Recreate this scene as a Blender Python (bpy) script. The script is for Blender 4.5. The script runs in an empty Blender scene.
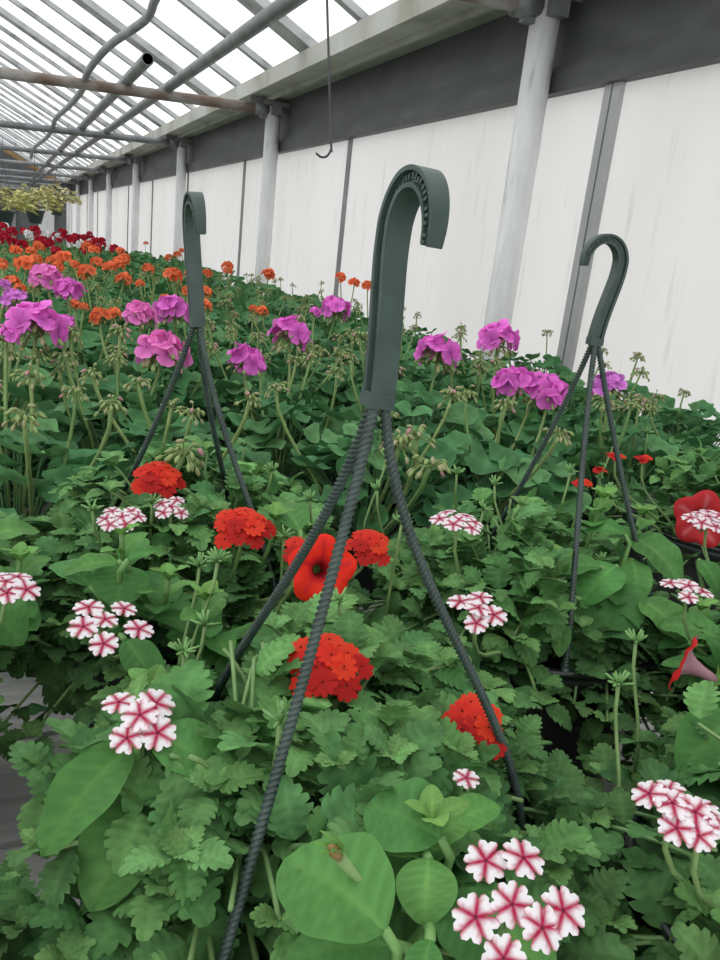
import bpy, math, random
from mathutils import Vector as V, Matrix as M
pi = math.pi
rnd = random.Random(7)
OZ = 1.30                       # camera height above the floor; builders below use heights relative to the camera
COL = bpy.context.scene.collection

# ------------------------------------------------------------------ camera model
FPX = 774.0
def nrm(v): return v.normalized()
def ray(p): return V((p[0]-360.0, p[1]-480.0, FPX))
_y = nrm(ray((0, 212))); _d = nrm(ray((60, 3100)))
_z = -(_d - _y*_d.dot(_y)); _z.normalize(); _x = _y.cross(_z)
R = M((_x, _y, _z))             # camera (right, down, forward) -> world
def dirn(p): return R @ ray(p)
def atz(p, z): d = dirn(p); return d*(z/d.z)
def atx(p, x): d = dirn(p); return d*(x/d.x)
def aty(p, y): d = dirn(p); return d*(y/d.y)
def atl(p, l): return nrm(dirn(p))*l
def mix3(a, b, t): return tuple(a[i]*(1-t)+b[i]*t for i in range(3))
def proj(w):
    v = R.transposed() @ V(w)
    return (360+FPX*v.x/v.z, 480+FPX*v.y/v.z)

# ------------------------------------------------------------------ materials
def newmat(name):
    m = bpy.data.materials.new(name); m.use_nodes = True
    nt = m.node_tree; nt.nodes.clear()
    return m, nt, nt.nodes, nt.links
def out(nt, sh):
    o = nt.nodes.new('ShaderNodeOutputMaterial'); nt.links.new(sh, o.inputs['Surface']); return o
def principled(nt, rough=.5, spec=.5, metal=0):
    b = nt.nodes.new('ShaderNodeBsdfPrincipled')
    b.inputs['Roughness'].default_value = rough; b.inputs['Metallic'].default_value = metal
    b.inputs['Specular IOR Level'].default_value = spec
    return b
def attr(nt):
    a = nt.nodes.new('ShaderNodeAttribute'); a.attribute_name = 'Col'; return a
def noise(nt, scale, detail=3, coord='Object', vec=None, stretch=None):
    tc = nt.nodes.new('ShaderNodeTexCoord'); n = nt.nodes.new('ShaderNodeTexNoise')
    n.inputs['Scale'].default_value = scale; n.inputs['Detail'].default_value = detail
    if stretch:
        mp = nt.nodes.new('ShaderNodeMapping'); mp.inputs['Scale'].default_value = stretch
        nt.links.new(tc.outputs[coord], mp.inputs['Vector']); nt.links.new(mp.outputs[0], n.inputs['Vector'])
    else:
        nt.links.new(tc.outputs[coord], n.inputs['Vector'])
    return n
def ramp(nt, src, stops):
    r = nt.nodes.new('ShaderNodeValToRGB'); e = r.color_ramp.elements
    while len(e) < len(stops): e.new(.5)
    for i, (p, c) in enumerate(stops):
        e[i].position = p; e[i].color = (c[0], c[1], c[2], 1)
    nt.links.new(src, r.inputs[0]); return r
def bump(nt, b, src, strength, dist=.01):
    u = nt.nodes.new('ShaderNodeBump'); u.inputs['Strength'].default_value = strength; u.inputs['Distance'].default_value = dist
    nt.links.new(src, u.inputs['Height']); nt.links.new(u.outputs[0], b.inputs['Normal'])
def plantmat(name, rough=.55, spec=.3, trans=.22, nscale=60, namp=.35, bumpy=0):
    m, nt, N, L = newmat(name)
    a = attr(nt); n = noise(nt, nscale)
    r = ramp(nt, n.outputs['Fac'], [(.25, (1-namp,)*3), (.75, (1+namp*.6,)*3)])
    mu = N.new('ShaderNodeMix'); mu.data_type = 'RGBA'; mu.blend_type = 'MULTIPLY'; mu.inputs[0].default_value = 1
    L.new(a.outputs['Color'], mu.inputs[6]); L.new(r.outputs[0], mu.inputs[7])
    b = principled(nt, rough, spec); L.new(mu.outputs[2], b.inputs['Base Color'])
    if bumpy: bump(nt, b, n.outputs['Fac'], bumpy, .002)
    sh = b.outputs[0]
    if trans:
        t = N.new('ShaderNodeBsdfTranslucent'); L.new(mu.outputs[2], t.inputs['Color'])
        x = N.new('ShaderNodeMixShader'); x.inputs[0].default_value = trans
        L.new(sh, x.inputs[1]); L.new(t.outputs[0], x.inputs[2]); sh = x.outputs[0]
    out(nt, sh); return m
def solid(name, stops, scale=8, rough=.5, spec=.4, metal=0, bmp=0, stretch=None, detail=4):
    m, nt, N, L = newmat(name)
    n = noise(nt, scale, detail, stretch=stretch)
    r = ramp(nt, n.outputs['Fac'], stops)
    b = principled(nt, rough, spec, metal); L.new(r.outputs[0], b.inputs['Base Color'])
    if bmp: bump(nt, b, n.outputs['Fac'], bmp)
    out(nt, b.outputs[0]); return m
MAT = {}
MAT['verbena'] = plantmat('verbena_green', .6, .10, .2, 90, .34, .35)
MAT['petunia'] = plantmat('petunia_green', .5, .16, .22, 45, .24, .25)
MAT['geranium'] = plantmat('geranium_green', .55, .14, .2, 35, .3, .25)
MAT['stalk'] = plantmat('stalk_green', .5, .3, 0, 60, .2)
MAT['petal'] = plantmat('petal', .6, .2, .3, 80, .12)
MAT['plastic'] = solid('dark_green_plastic', [(.3, (.027, .050, .042)), (.7, (.047, .078, .066))], 60, .42, .45)
MAT['wire'] = solid('twisted_plastic_wire', [(.3, (.024, .042, .036)), (.7, (.050, .078, .066))], 50, .42, .5)
MAT['pot'] = solid('dark_plastic_pot', [(.3, (.006, .010, .008)), (.7, (.014, .019, .016))], 30, .38, .5)
MAT['soil'] = solid('potting_soil', [(.3, (.010, .007, .005)), (.7, (.04, .028, .02))], 120, .95, .1, bmp=.8)
MAT['bench'] = solid('weathered_bench_wood', [(.25, (.34, .33, .31)), (.5, (.50, .49, .47)), (.8, (.62, .61, .59))], 6, .85, .2, bmp=.2, stretch=(1, 14, 14))
MAT['whitepaint'] = solid('flaking_white_paint', [(.3, (.45, .45, .45)), (.40, (.70, .70, .70)), (.7, (.82, .82, .82))], 9, .6, .3, bmp=.2, stretch=(3, 3, .6))
MAT['rafter'] = solid('old_white_rafter', [(.28, (.20, .20, .205)), (.45, (.42, .42, .42)), (.75, (.56, .56, .56))], 7, .75, .2, bmp=.15)
MAT['beam'] = solid('dark_sheet_metal', [(.3, (.060, .060, .064)), (.55, (.082, .082, .086)), (.72, (.11, .11, .112))], 3.5, .5, .4, stretch=(1, 1, 3))
MAT['gutter'] = solid('stained_gutter', [(.3, (.28, .28, .20)), (.48, (.46, .46, .41)), (.75, (.56, .56, .53))], 3.0, .7, .3)
MAT['rust'] = solid('rusty_pipe', [(.33, (.13, .070, .045)), (.50, (.20, .155, .13)), (.66, (.34, .325, .31))], 9, .7, .3, stretch=(.5, 1, 1))
MAT['galv'] = solid('galvanised_pipe', [(.3, (.13, .135, .14)), (.7, (.26, .265, .27))], 7, .45, .5, metal=.2)
MAT['dark'] = solid('dark_void', [(.3, (.01, .01, .01)), (.7, (.02, .02, .02))], 5, .9, .1)  # lining for the open pipe; the hollow's shade is painted as near-black
MAT['conduit'] = solid('grey_conduit', [(.3, (.19, .20, .205)), (.7, (.30, .31, .315))], 12, .5, .4)
MAT['ironwire'] = solid('iron_wire', [(.3, (.05, .05, .05)), (.7, (.09, .09, .09))], 12, .5, .4)
MAT['batten'] = solid('aluminium_batten', [(.3, (.33, .335, .335)), (.7, (.50, .50, .50))], 5, .45, .4, metal=.1, stretch=(1, 1, .3))
MAT['seam'] = solid('grey_seam_strip', [(.3, (.22, .22, .22)), (.7, (.30, .30, .30))], 5, .6, .3)
MAT['brown'] = solid('brown_timber', [(.3, (.20, .12, .05)), (.7, (.30, .19, .09))], 5, .8, .2)
MAT['gable'] = solid('dull_gable_wall', [(.3, (.10, .105, .11)), (.7, (.16, .165, .17))], 1.2, .8, .2)  # lack of light on the end wall is put into this grey
MAT['concrete'] = solid('concrete', [(.3, (.20, .19, .18)), (.7, (.32, .31, .30))], 3, .9, .2, bmp=.2)
MAT['sill'] = solid('wall_sill', [(.3, (.36, .33, .27)), (.7, (.50, .47, .41))], 6, .8, .2)

# wall panels: milky twin-wall sheet that lets daylight through
m, nt, N, L = newmat('milky_wall_panel'); MAT['panel'] = m
n = noise(nt, 1.2, 5, stretch=(1, 1, .35)); r = ramp(nt, n.outputs['Fac'], [(.25, (.545, .53, .50)), (.5, (.62, .608, .587)), (.8, (.675, .667, .652))])
n2 = noise(nt, 14, 6, stretch=(1, 2.2, .25)); r2 = ramp(nt, n2.outputs['Fac'], [(.27, (.86, .86, .855)), (.40, (1, 1, 1))])
mu = N.new('ShaderNodeMix'); mu.data_type = 'RGBA'; mu.blend_type = 'MULTIPLY'; mu.inputs[0].default_value = 1
L.new(r.outputs[0], mu.inputs[6]); L.new(r2.outputs[0], mu.inputs[7])
b = principled(nt, .5, .2); L.new(mu.outputs[2], b.inputs['Base Color'])
t = N.new('ShaderNodeBsdfTranslucent'); L.new(mu.outputs[2], t.inputs['Color'])
x = N.new('ShaderNodeMixShader'); x.inputs[0].default_value = .62
L.new(b.outputs[0], x.inputs[1]); L.new(t.outputs[0], x.inputs[2]); out(nt, x.outputs[0])
# roof glass
m, nt, N, L = newmat('roof_glass'); MAT['glass'] = m
tr = N.new('ShaderNodeBsdfTransparent'); tr.inputs[0].default_value = (.93, .95, .955, 1)
gl = N.new('ShaderNodeBsdfGlossy'); gl.inputs['Roughness'].default_value = .12
tl = N.new('ShaderNodeBsdfTranslucent'); tl.inputs[0].default_value = (.9, .92, .93, 1)
x1 = N.new('ShaderNodeMixShader'); x1.inputs[0].default_value = .05
x2 = N.new('ShaderNodeMixShader'); x2.inputs[0].default_value = .15
L.new(tr.outputs[0], x1.inputs[1]); L.new(gl.outputs[0], x1.inputs[2])
L.new(x1.outputs[0], x2.inputs[1]); L.new(tl.outputs[0], x2.inputs[2]); out(nt, x2.outputs[0])

# petunia corolla: coloured inside, paler outside (the two faces of a real petal)
m, nt, N, L = newmat('petunia_corolla'); MAT['corolla'] = m
a = attr(nt); g = N.new('ShaderNodeNewGeometry')
n = noise(nt, 70, 3)
pale = ramp(nt, n.outputs['Fac'], [(.3, (.40, .20, .24)), (.7, (.52, .30, .33))])
mx = N.new('ShaderNodeMix'); mx.data_type = 'RGBA'
L.new(g.outputs['Backfacing'], mx.inputs[0]); L.new(a.outputs['Color'], mx.inputs[6]); L.new(pale.outputs[0], mx.inputs[7])
b = principled(nt, .6, .2); L.new(mx.outputs[2], b.inputs['Base Color'])
t = N.new('ShaderNodeBsdfTranslucent'); L.new(mx.outputs[2], t.inputs['Color'])
x = N.new('ShaderNodeMixShader'); x.inputs[0].default_value = .2
L.new(b.outputs[0], x.inputs[1]); L.new(t.outputs[0], x.inputs[2]); out(nt, x.outputs[0])

# ------------------------------------------------------------------ mesh builder
class MB:
    def __init__(s): s.v = []; s.f = []; s.c = []; s.mi = []; s.sm = []
    def add(s, verts, faces, col=(1, 1, 1), mi=0, cols=None, smooth=True):
        o = len(s.v); s.v += verts
        s.c += cols if cols else [col]*len(verts)
        for f in faces: s.f.append(tuple(i+o for i in f))
        s.mi += [mi]*len(faces); s.sm += [smooth]*len(faces)
    def box(s, lo, hi, mi=0, mat=None):
        x0, y0, z0 = lo; x1, y1, z1 = hi
        vs = [V(p) for p in ((x0,y0,z0),(x1,y0,z0),(x1,y1,z0),(x0,y1,z0),(x0,y0,z1),(x1,y0,z1),(x1,y1,z1),(x0,y1,z1))]
        if mat: vs = [mat @ v for v in vs]
        s.add(vs, [(0,3,2,1),(4,5,6,7),(0,1,5,4),(1,2,6,5),(2,3,7,6),(3,0,4,7)], mi=mi, smooth=False)
    def tube(s, pts, r, n=6, col=(1, 1, 1), mi=0, cap=True, twist=0, lobes=0, amp=0):
        k = len(pts); rs = r if isinstance(r, (list, tuple)) else [r]*k
        t = nrm(pts[1]-pts[0]); a = t.orthogonal().normalized()
        vs = []; ln = 0
        for i in range(k):
            if i: ln += (pts[i]-pts[i-1]).length
            t2 = nrm(pts[min(i+1, k-1)]-pts[max(i-1, 0)])
            q = t.rotation_difference(t2); a = q @ a; t = t2
            a = nrm(a-t*a.dot(t)); b = t.cross(a)
            for j in range(n):
                ph = 2*pi*j/n
                rr = rs[i]*(1+(amp*math.cos(lobes*(ph-twist*ln)) if lobes else 0))
                vs.append(pts[i]+(a*math.cos(ph)+b*math.sin(ph))*rr)
        fs = [(i*n+j, i*n+(j+1) % n, (i+1)*n+(j+1) % n, (i+1)*n+j) for i in range(k-1) for j in range(n)]
        if cap: fs += [tuple(range(n))[::-1], tuple(range((k-1)*n, k*n))]
        s.add(vs, fs, col, mi)
    def lathe(s, prof, n=24, o=V((0, 0, 0)), col=(1, 1, 1), mi=0):
        vs = [o+V((r*math.cos(2*pi*j/n), r*math.sin(2*pi*j/n), z)) for r, z in prof for j in range(n)]
        fs = [(i*n+j, i*n+(j+1) % n, (i+1)*n+(j+1) % n, (i+1)*n+j) for i in range(len(prof)-1) for j in range(n)]
        s.add(vs, fs, col, mi)
    def ell(s, c, rad, axis=V((0, 0, 1)), ln=None, n=6, k=4, col=(1, 1, 1), mi=0):
        q = V((0, 0, 1)).rotation_difference(nrm(axis)); ln = ln or rad
        vs = []
        for i in range(k+1):
            th = pi*(.04+.92*i/k)
            for j in range(n):
                ph = 2*pi*j/n
                vs.append(c+q @ V((rad*math.sin(th)*math.cos(ph), rad*math.sin(th)*math.sin(ph), ln*math.cos(th))))
        fs = [(i*n+j, (i+1)*n+j, (i+1)*n+(j+1) % n, i*n+(j+1) % n) for i in range(k) for j in range(n)]
        fs += [tuple(range(n)), tuple(range(k*n, (k+1)*n))[::-1]]
        s.add(vs, fs, col, mi)
    def put(s, proto, mat, tint=(1, 1, 1), mi=0):
        vs, fs, cs = proto
        s.add([mat @ v for v in vs], fs, mi=mi, cols=[(c[0]*tint[0], c[1]*tint[1], c[2]*tint[2]) for c in cs])
    def mesh(s, name, mats):
        me = bpy.data.meshes.new(name)
        me.from_pydata([tuple(v) for v in s.v], [], s.f)
        at = me.color_attributes.new('Col', 'FLOAT_COLOR', 'POINT')
        fl = []
        for c in s.c: fl += [c[0], c[1], c[2], 1.0]
        at.data.foreach_set('color', fl)
        for q in mats: me.materials.append(MAT[q])
        me.polygons.foreach_set('material_index', s.mi)
        me.polygons.foreach_set('use_smooth', s.sm)
        me.update(); return me
def link(name, me, parent=None, loc=None):
    o = bpy.data.objects.new(name, me); COL.objects.link(o)
    if parent is not None: o.parent = parent
    if loc is not None: o.location = loc
    return o
def obj(name, mb, mats, parent=None, loc=None):
    return link(name, mb.mesh(name, mats if isinstance(mats, (list, tuple)) else [mats]), parent, loc)
def tag(o, label=None, cat=None, group=None, kind=None):
    if label: o['label'] = label
    if cat: o['category'] = cat
    if group: o['group'] = group
    if kind: o['kind'] = kind
    return o
def thing(name, label, cat, loc, group=None, rz=0):
    o = bpy.data.objects.new(name, None); COL.objects.link(o)
    o.location = loc; o.rotation_euler.z = rz; o.empty_display_size = .05
    return tag(o, label, cat, group)
def struct(name, mb, mats): return tag(obj(name, mb, mats), kind='structure')
def bez(a, b, c, d, n):
    r = []
    for i in range(n+1):
        t = i/n; u = 1-t
        r.append(a*u**3+b*3*u*u*t+c*3*u*t*t+d*t**3)
    return r
def spline(pts, n=6):
    r = []
    for i in range(len(pts)-1):
        p0 = pts[max(i-1, 0)]; p1 = pts[i]; p2 = pts[i+1]; p3 = pts[min(i+2, len(pts)-1)]
        for k in range(n):
            t = k/n
            r.append(.5*((2*p1)+(p2-p0)*t+(2*p0-5*p1+4*p2-p3)*t*t+(3*p1-p0-3*p2+p3)*t**3))
    return r+[pts[-1]]
def frame(o, ydir, zdir, sx=1, sy=None, sz=None):
    y = nrm(ydir); z = zdir-y*zdir.dot(y)
    if z.length < 1e-4: z = y.orthogonal()
    z.normalize(); x = y.cross(z)
    sy = sy or sx; sz = sz or sx
    return M(((x.x*sx, y.x*sy, z.x*sz, o.x), (x.y*sx, y.y*sy, z.y*sz, o.y), (x.z*sx, y.z*sy, z.z*sz, o.z), (0, 0, 0, 1)))
UP = V((0, 0, 1))
def jit(a): return V((rnd.uniform(-a, a), rnd.uniform(-a, a), rnd.uniform(-a, a)))

# ------------------------------------------------------------------ leaf shapes (unit length along +y, facing +z)
def verbena_leaf(seed):
    q = random.Random(seed); vs = []; cs = []; nt_ = 6; rows = nt_*3+1
    us = (-1, -.62, -.28, 0, .28, .62, 1); nu = len(us)
    for i in range(rows):
        t = i/(rows-1)
        w = .38*math.sin(pi*t**.74)**.72 if 0 < t < 1 else .0
        w = max(w, .018)
        k3 = i % 3
        we = w*(.80, 1.06, 1.12)[k3]*(1+q.uniform(-.05, .05))
        fwd = (-.005, .012, .050)[k3]
        arch = .11*math.sin(pi*t)-.17*t*t
        for u in us:
            e = abs(u)
            x = u*we if e == 1 else u*w*.98
            y = t+(fwd*e*e if 0 < t < 1 else 0)+.16*e*w
            rib = (-1, .6, .4)[(i+(1 if e > .5 else 0)) % 3] if 0 < e < 1 else 0
            z = arch+.13*w*e+.016*rib+q.uniform(-.006, .006)-(.024 if e == 0 else 0)-(.02 if e == 1 and k3 == 2 else 0)
            vs.append(V((x, y, z)))
            k = 1.0+(.22 if e == 0 else 0)+.11*rib+(.06 if e == 1 else 0)+q.uniform(-.04, .04)
            cs.append((k*1.02, k, k*.98))
    fs = [(i*nu+j, i*nu+j+1, (i+1)*nu+j+1, (i+1)*nu+j) for i in range(rows-1) for j in range(nu-1)]
    return vs, fs, cs
def petunia_leaf(seed, wid=.62):
    q = random.Random(seed); vs = []; cs = []; rows = 21
    ph = q.uniform(0, 6); us = (-1, -.72, -.44, -.16, 0, .16, .44, .72, 1); nu = len(us)
    for i in range(rows):
        t = i/(rows-1)
        w = wid*.5*math.sin(pi*t**.9)**.62 if 0 < t < 1 else 0
        w = max(w, .035*(1-t)+.002)
        arch = .10*math.sin(pi*t)-.13*t*t
        for u in us:
            e = abs(u)
            vein = math.cos(2*pi*(t*7-e*1.1))      # side veins sweeping forward
            z = arch+.17*w*e+.04*math.sin(4.5*t*pi+ph+u)*e*w*2-(.018 if e == 0 else 0)-.006*max(0, vein)*(0 < e < 1)
            vs.append(V((u*w, t, z)))
            k = (1.5-.4*t if e == 0 else 1.0+(.10 if e == .16 else 0))+.13*vein*(.1 < e < 1)+.06*(e == 1)+q.uniform(-.05, .05)
            cs.append((k*(1.15 if e == 0 else 1), k, k))
    fs = [(i*nu+j, i*nu+j+1, (i+1)*nu+j+1, (i+1)*nu+j) for i in range(rows-1) for j in range(nu-1)]
    return vs, fs, cs
def geranium_leaf(seed, n=28):
    # round scalloped blade, petiole at the origin, blade centred there; diameter about 1
    q = random.Random(seed); vs = [V((0, 0, -.03))]; cs = [(1.3, 1.3, 1.2)]
    rings = (.28, .62, .86, 1.0)
    ph = q.uniform(0, 6)
    for ri, rr in enumerate(rings):
        for j in range(n):
            a = -pi/2+.16+(2*pi-.32)*j/(n-1)
            lob = abs(math.sin(3.5*(a+pi/2)))
            sc = 1+(.055*math.cos(14*(a+pi/2)) if rr > .8 else 0)-.10*(1-lob)*(rr > .5)
            rad = .5*rr*sc
            z = .10*rr*rr+.05*rr*lob+(.055*rr**2*math.sin(4*a+ph))+q.uniform(-.006, .006)
            vs.append(V((rad*math.cos(a), rad*math.sin(a), z)))
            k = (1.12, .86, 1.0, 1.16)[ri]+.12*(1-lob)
            cs.append((k, k, k*.98))
    fs = [(0, 1+j, 2+j) for j in range(n-1)]
    for ri in range(len(rings)-1):
        o = 1+ri*n
        fs += [(o+j, o+n+j, o+n+j+1, o+j+1) for j in range(n-1)]
    return vs, fs, cs
VL = [verbena_leaf(i) for i in range(4)]
PL = [petunia_leaf(i, w) for i, w in enumerate((.60, .68, .78, .56))]
GL = [geranium_leaf(i) for i in range(4)]
def blade(mb, kinds, base, ydir, zdir, length, tint, mi=0, width=1):
    p = kinds[rnd.randrange(len(kinds))]
    k = 1+rnd.uniform(-.16, .16)
    tn = (tint[0]*k*rnd.uniform(.93, 1.07), tint[1]*k, tint[2]*k*rnd.uniform(.93, 1.07))
    mb.put(p, frame(base, ydir, zdir, length*width, length, length), tn, mi)
VG = (.088, .222, .074); VGY = (.18, .35, .115)
PG = (.075, .220, .055); PGY = (.18, .36, .09)
GG = (.056, .170, .064); GGL = (.115, .255, .100)
STEM = (.21, .33, .12)

# ------------------------------------------------------------------ flower shapes
def floret_petal(k, red, white, length, width):
    # notched petal from the centre along direction k; red edges and eye, white middle
    vs = []; cs = []; rows = ((.08, .17), (.30, .50), (.58, .88), (.84, 1.02), (1.0, .84)); us = (-1, -.72, -.34, 0, .34, .72, 1)
    for i, (t, w) in enumerate(rows):
        for u in us:
            y = t*length; x = u*w*width*.5
            if i == 4 and u == 0: y -= .17*length
            z = .12*length*t*(1-t)*4*.3-.05*length*(abs(u))*t
            vs.append(V((x, y, z)))
            e = abs(u)
            if white is None: c = mix3(red, (red[0]*.7, red[1]*.5, red[2]*.5), .5*(1-t))
            elif i == 0: c = red
            elif e == 1: c = mix3(red, white, (0, .0, .0, .12, .6)[i])
            elif e > .5: c = mix3(red, white, (0, .0, .25, .85, 1)[i])
            else: c = mix3(red, white, (0, .25, .95, 1, 1)[i] if e else (0, .45, 1, 1, 1)[i])
            cs.append(c)
    m = M.Rotation(k, 4, 'Z')
    fs = [(i*7+j, i*7+j+1, (i+1)*7+j+1, (i+1)*7+j) for i in range(4) for j in range(6)]
    return [m @ v for v in vs], fs, cs
def floret_mesh(name, red, white, r, seed, eye=(.25, .02, .08), tube=True):
    q = random.Random(seed); mb = MB()
    for i in range(5):
        v, f, c = floret_petal(2*pi*i/5+q.uniform(-.07, .07), red, white, r, r*.95)
        tl = M.Rotation(q.uniform(-.1, .25), 4, 'X')
        mb.add([tl @ p if False else V((p.x, p.y, p.z+q.uniform(-.02, .02)*r)) for p in v], f, cols=c)
    mb.ell(V((0, 0, .03*r)), .09*r, n=5, k=3, col=eye)
    if tube:
        mb.tube([V((0, 0, 0)), V((0, 0, -.7*r))], [.09*r, .07*r], 5, col=(.3, .25, .12))
    return mb.mesh(name, ['petal'])
CRIM = (.48, .006, .070); WHT = (.93, .87, .90)
FL_STRIPE = [floret_mesh('striped_floret', CRIM, WHT, 1.0, s) for s in range(4)]
FL_RED = [floret_mesh('red_floret', c_, None, 1.0, 10+s, (.2, .0, .0)) for s, c_ in enumerate(((.72, .028, .012), (.50, .012, .009), (.80, .050, .016)))]

def geranium_blossom(name, col, seed, n=11, loose=0):
    # a rounded head of five-petalled florets, unit radius, built round the origin
    q = random.Random(seed); mb = MB()
    for i in range(n):
        th = math.acos(1-(1-math.cos(1.75))*(i+.5)/n); ph = i*2.39996+q.uniform(-.3, .3)
        d = V((math.sin(th)*math.cos(ph), math.sin(th)*math.sin(ph), math.cos(th)))
        c = d*q.uniform(.55, .72); c.z *= .8
        face = nrm(d+V((q.uniform(-.3, .3), q.uniform(-.3, .3), q.uniform(-.1, .3))))
        q2 = UP.rotation_difference(face)
        spin = q.uniform(0, 6); sz = q.uniform(.40, .52)
        tone = q.uniform(.82, 1.15)
        for k in range(5):
            a = spin+2*pi*k/5+q.uniform(-.12, .12); rot = M.Rotation(a, 4, 'Z')
            vs = []; cs = []
            curl = q.uniform(.05, .4)
            for (t, w) in ((.05, .12), (.4, .62), (.75, .98), (1.0, .62)):
                for u in (-1, -.4, .4, 1):
                    y = t*sz-(.05*sz*abs(u) if t == 1 else 0)
                    z = sz*(curl*t*t*.8-.10*abs(u)*t)+.04*sz*math.sin(3*u+6*t+i)
                    p = rot @ V((u*w*sz*.5, y, z))
                    vs.append(c+q2 @ p)
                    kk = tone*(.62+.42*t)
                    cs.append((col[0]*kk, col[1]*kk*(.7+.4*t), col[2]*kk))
            fs = [(r_*4+j, r_*4+j+1, (r_+1)*4+j+1, (r_+1)*4+j) for r_ in range(3) for j in range(3)]
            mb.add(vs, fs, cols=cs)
    return mb.mesh(name, ['petal'])
def geranium_buds(name, tip, seed, n=20, spread=1.0):
    # umbel of drooping buds on thin pedicels, unit radius
    q = random.Random(seed); mb = MB()
    for i in range(n):
        th = q.uniform(.2, 1.9)*spread; ph = i*2.39996
        d = V((math.sin(th)*math.cos(ph), math.sin(th)*math.sin(ph), math.cos(th)))
        r = q.uniform(.55, .95)
        e = d*r+V((0, 0, -.25*q.random()))
        mid = d*r*.55+V((0, 0, .08))
        mb.tube([V((0, 0, 0)), mid, e], [.035, .032, .05], 4, col=(.20, .27, .09), cap=False)
        ax = nrm(e-mid+V((0, 0, -.2)))
        g = q.random()
        c = mix3((.25, .33, .12), tip, .75 if g < .10 else (.2 if g < .4 else .0))
        mb.ell(e+ax*.12, .115, ax, .22, n=6, k=3, col=c)
    mb.ell(V((0, 0, 0)), .14, n=6, k=3, col=(.16, .26, .08))
    return mb.mesh(name, ['stalk'])
PINK = (.92, .20, .74); PINK2 = (.92, .24, .64); ORANGE = (.95, .21, .075); RED = (.50, .010, .035); WHITE = (.95, .94, .92); LILAC = (.72, .22, .70)
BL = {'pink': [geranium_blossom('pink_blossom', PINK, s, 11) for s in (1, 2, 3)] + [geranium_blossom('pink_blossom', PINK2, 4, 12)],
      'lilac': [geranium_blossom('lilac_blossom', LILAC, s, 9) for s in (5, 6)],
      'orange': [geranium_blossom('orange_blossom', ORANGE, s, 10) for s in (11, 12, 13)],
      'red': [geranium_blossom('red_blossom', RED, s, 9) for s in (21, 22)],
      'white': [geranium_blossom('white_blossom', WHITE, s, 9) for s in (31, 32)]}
BUD = {'pink': [geranium_buds('pink_buds', (.55, .20, .30), s) for s in (1, 2, 3)],
       'orange': [geranium_buds('orange_buds', (.5, .22, .08), s) for s in (4, 5)]}
BUD['lilac'] = BUD['pink']; BUD['red'] = BUD['white'] = BUD['orange']

# ================================================================== SETTING
WX = 1.75; YEND = 24.0
mb = MB(); mb.box((-6, -3, -1.36), (WX+.1, YEND, -1.30)); struct('floor', mb, 'concrete')
mb = MB()   # one sheet per bay, joined edge to edge
mb.add([V((WX, -3, -.46)), V((WX, YEND, -.46)), V((WX, YEND, .60)), V((WX, -3, .60))], [(0, 1, 2, 3)], smooth=False)
mb.add([V((WX, -3, -1.3)), V((WX, YEND, -1.3)), V((WX, YEND, -.46)), V((WX, -3, -.46))], [(0, 1, 2, 3)], smooth=False)
struct('wall_right', mb, 'panel')
mb = MB(); mb.box((WX-.015, -3, .60), (WX+.06, YEND, .95)); struct('trim_1', mb, 'beam')
mb = MB(); mb.box((WX-.045, -3, .585), (WX-.002, YEND, .655)); mb.box((WX-.03, -3, .66), (WX-.005, YEND, .672)); struct('trim_2', mb, 'beam')
mb = MB()   # eaves gutter: lip, underside and upstand
mb.box((1.47, -3, .905), (WX-.02, YEND, .93)); mb.box((1.455, -3, .885), (1.475, YEND, .975)); mb.box((1.60, -3, .88), (1.615, YEND, .905))
struct('trim_3', mb, 'gutter')
mb = MB(); mb.box((WX-.10, -3, -.535), (WX-.003, YEND, -.50)); mb.box((WX-.055, -3, -.50), (WX-.003, YEND, -.455)); struct('trim_4', mb, 'sill')
ti = 5
for i in range(11):
    y = 2.12+2.1*i-(2.1 if i == 0 else 0) if False else 2.12+2.1*i
    mb = MB()
    if i == 0:
        for o_ in (-.036, .004): mb.box((WX-.022, y+o_, -.50), (WX-.002, y+o_+.032, .60))
        mb.box((WX-.010, y-.006, -.50), (WX-.001, y+.006, .60), 1)
    else:
        mb.box((WX-.012, y-.022, -.50), (WX-.002, y+.022, .60), 1)
    struct('trim_%d' % ti, mb, ['batten', 'seam']); ti += 1
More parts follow.
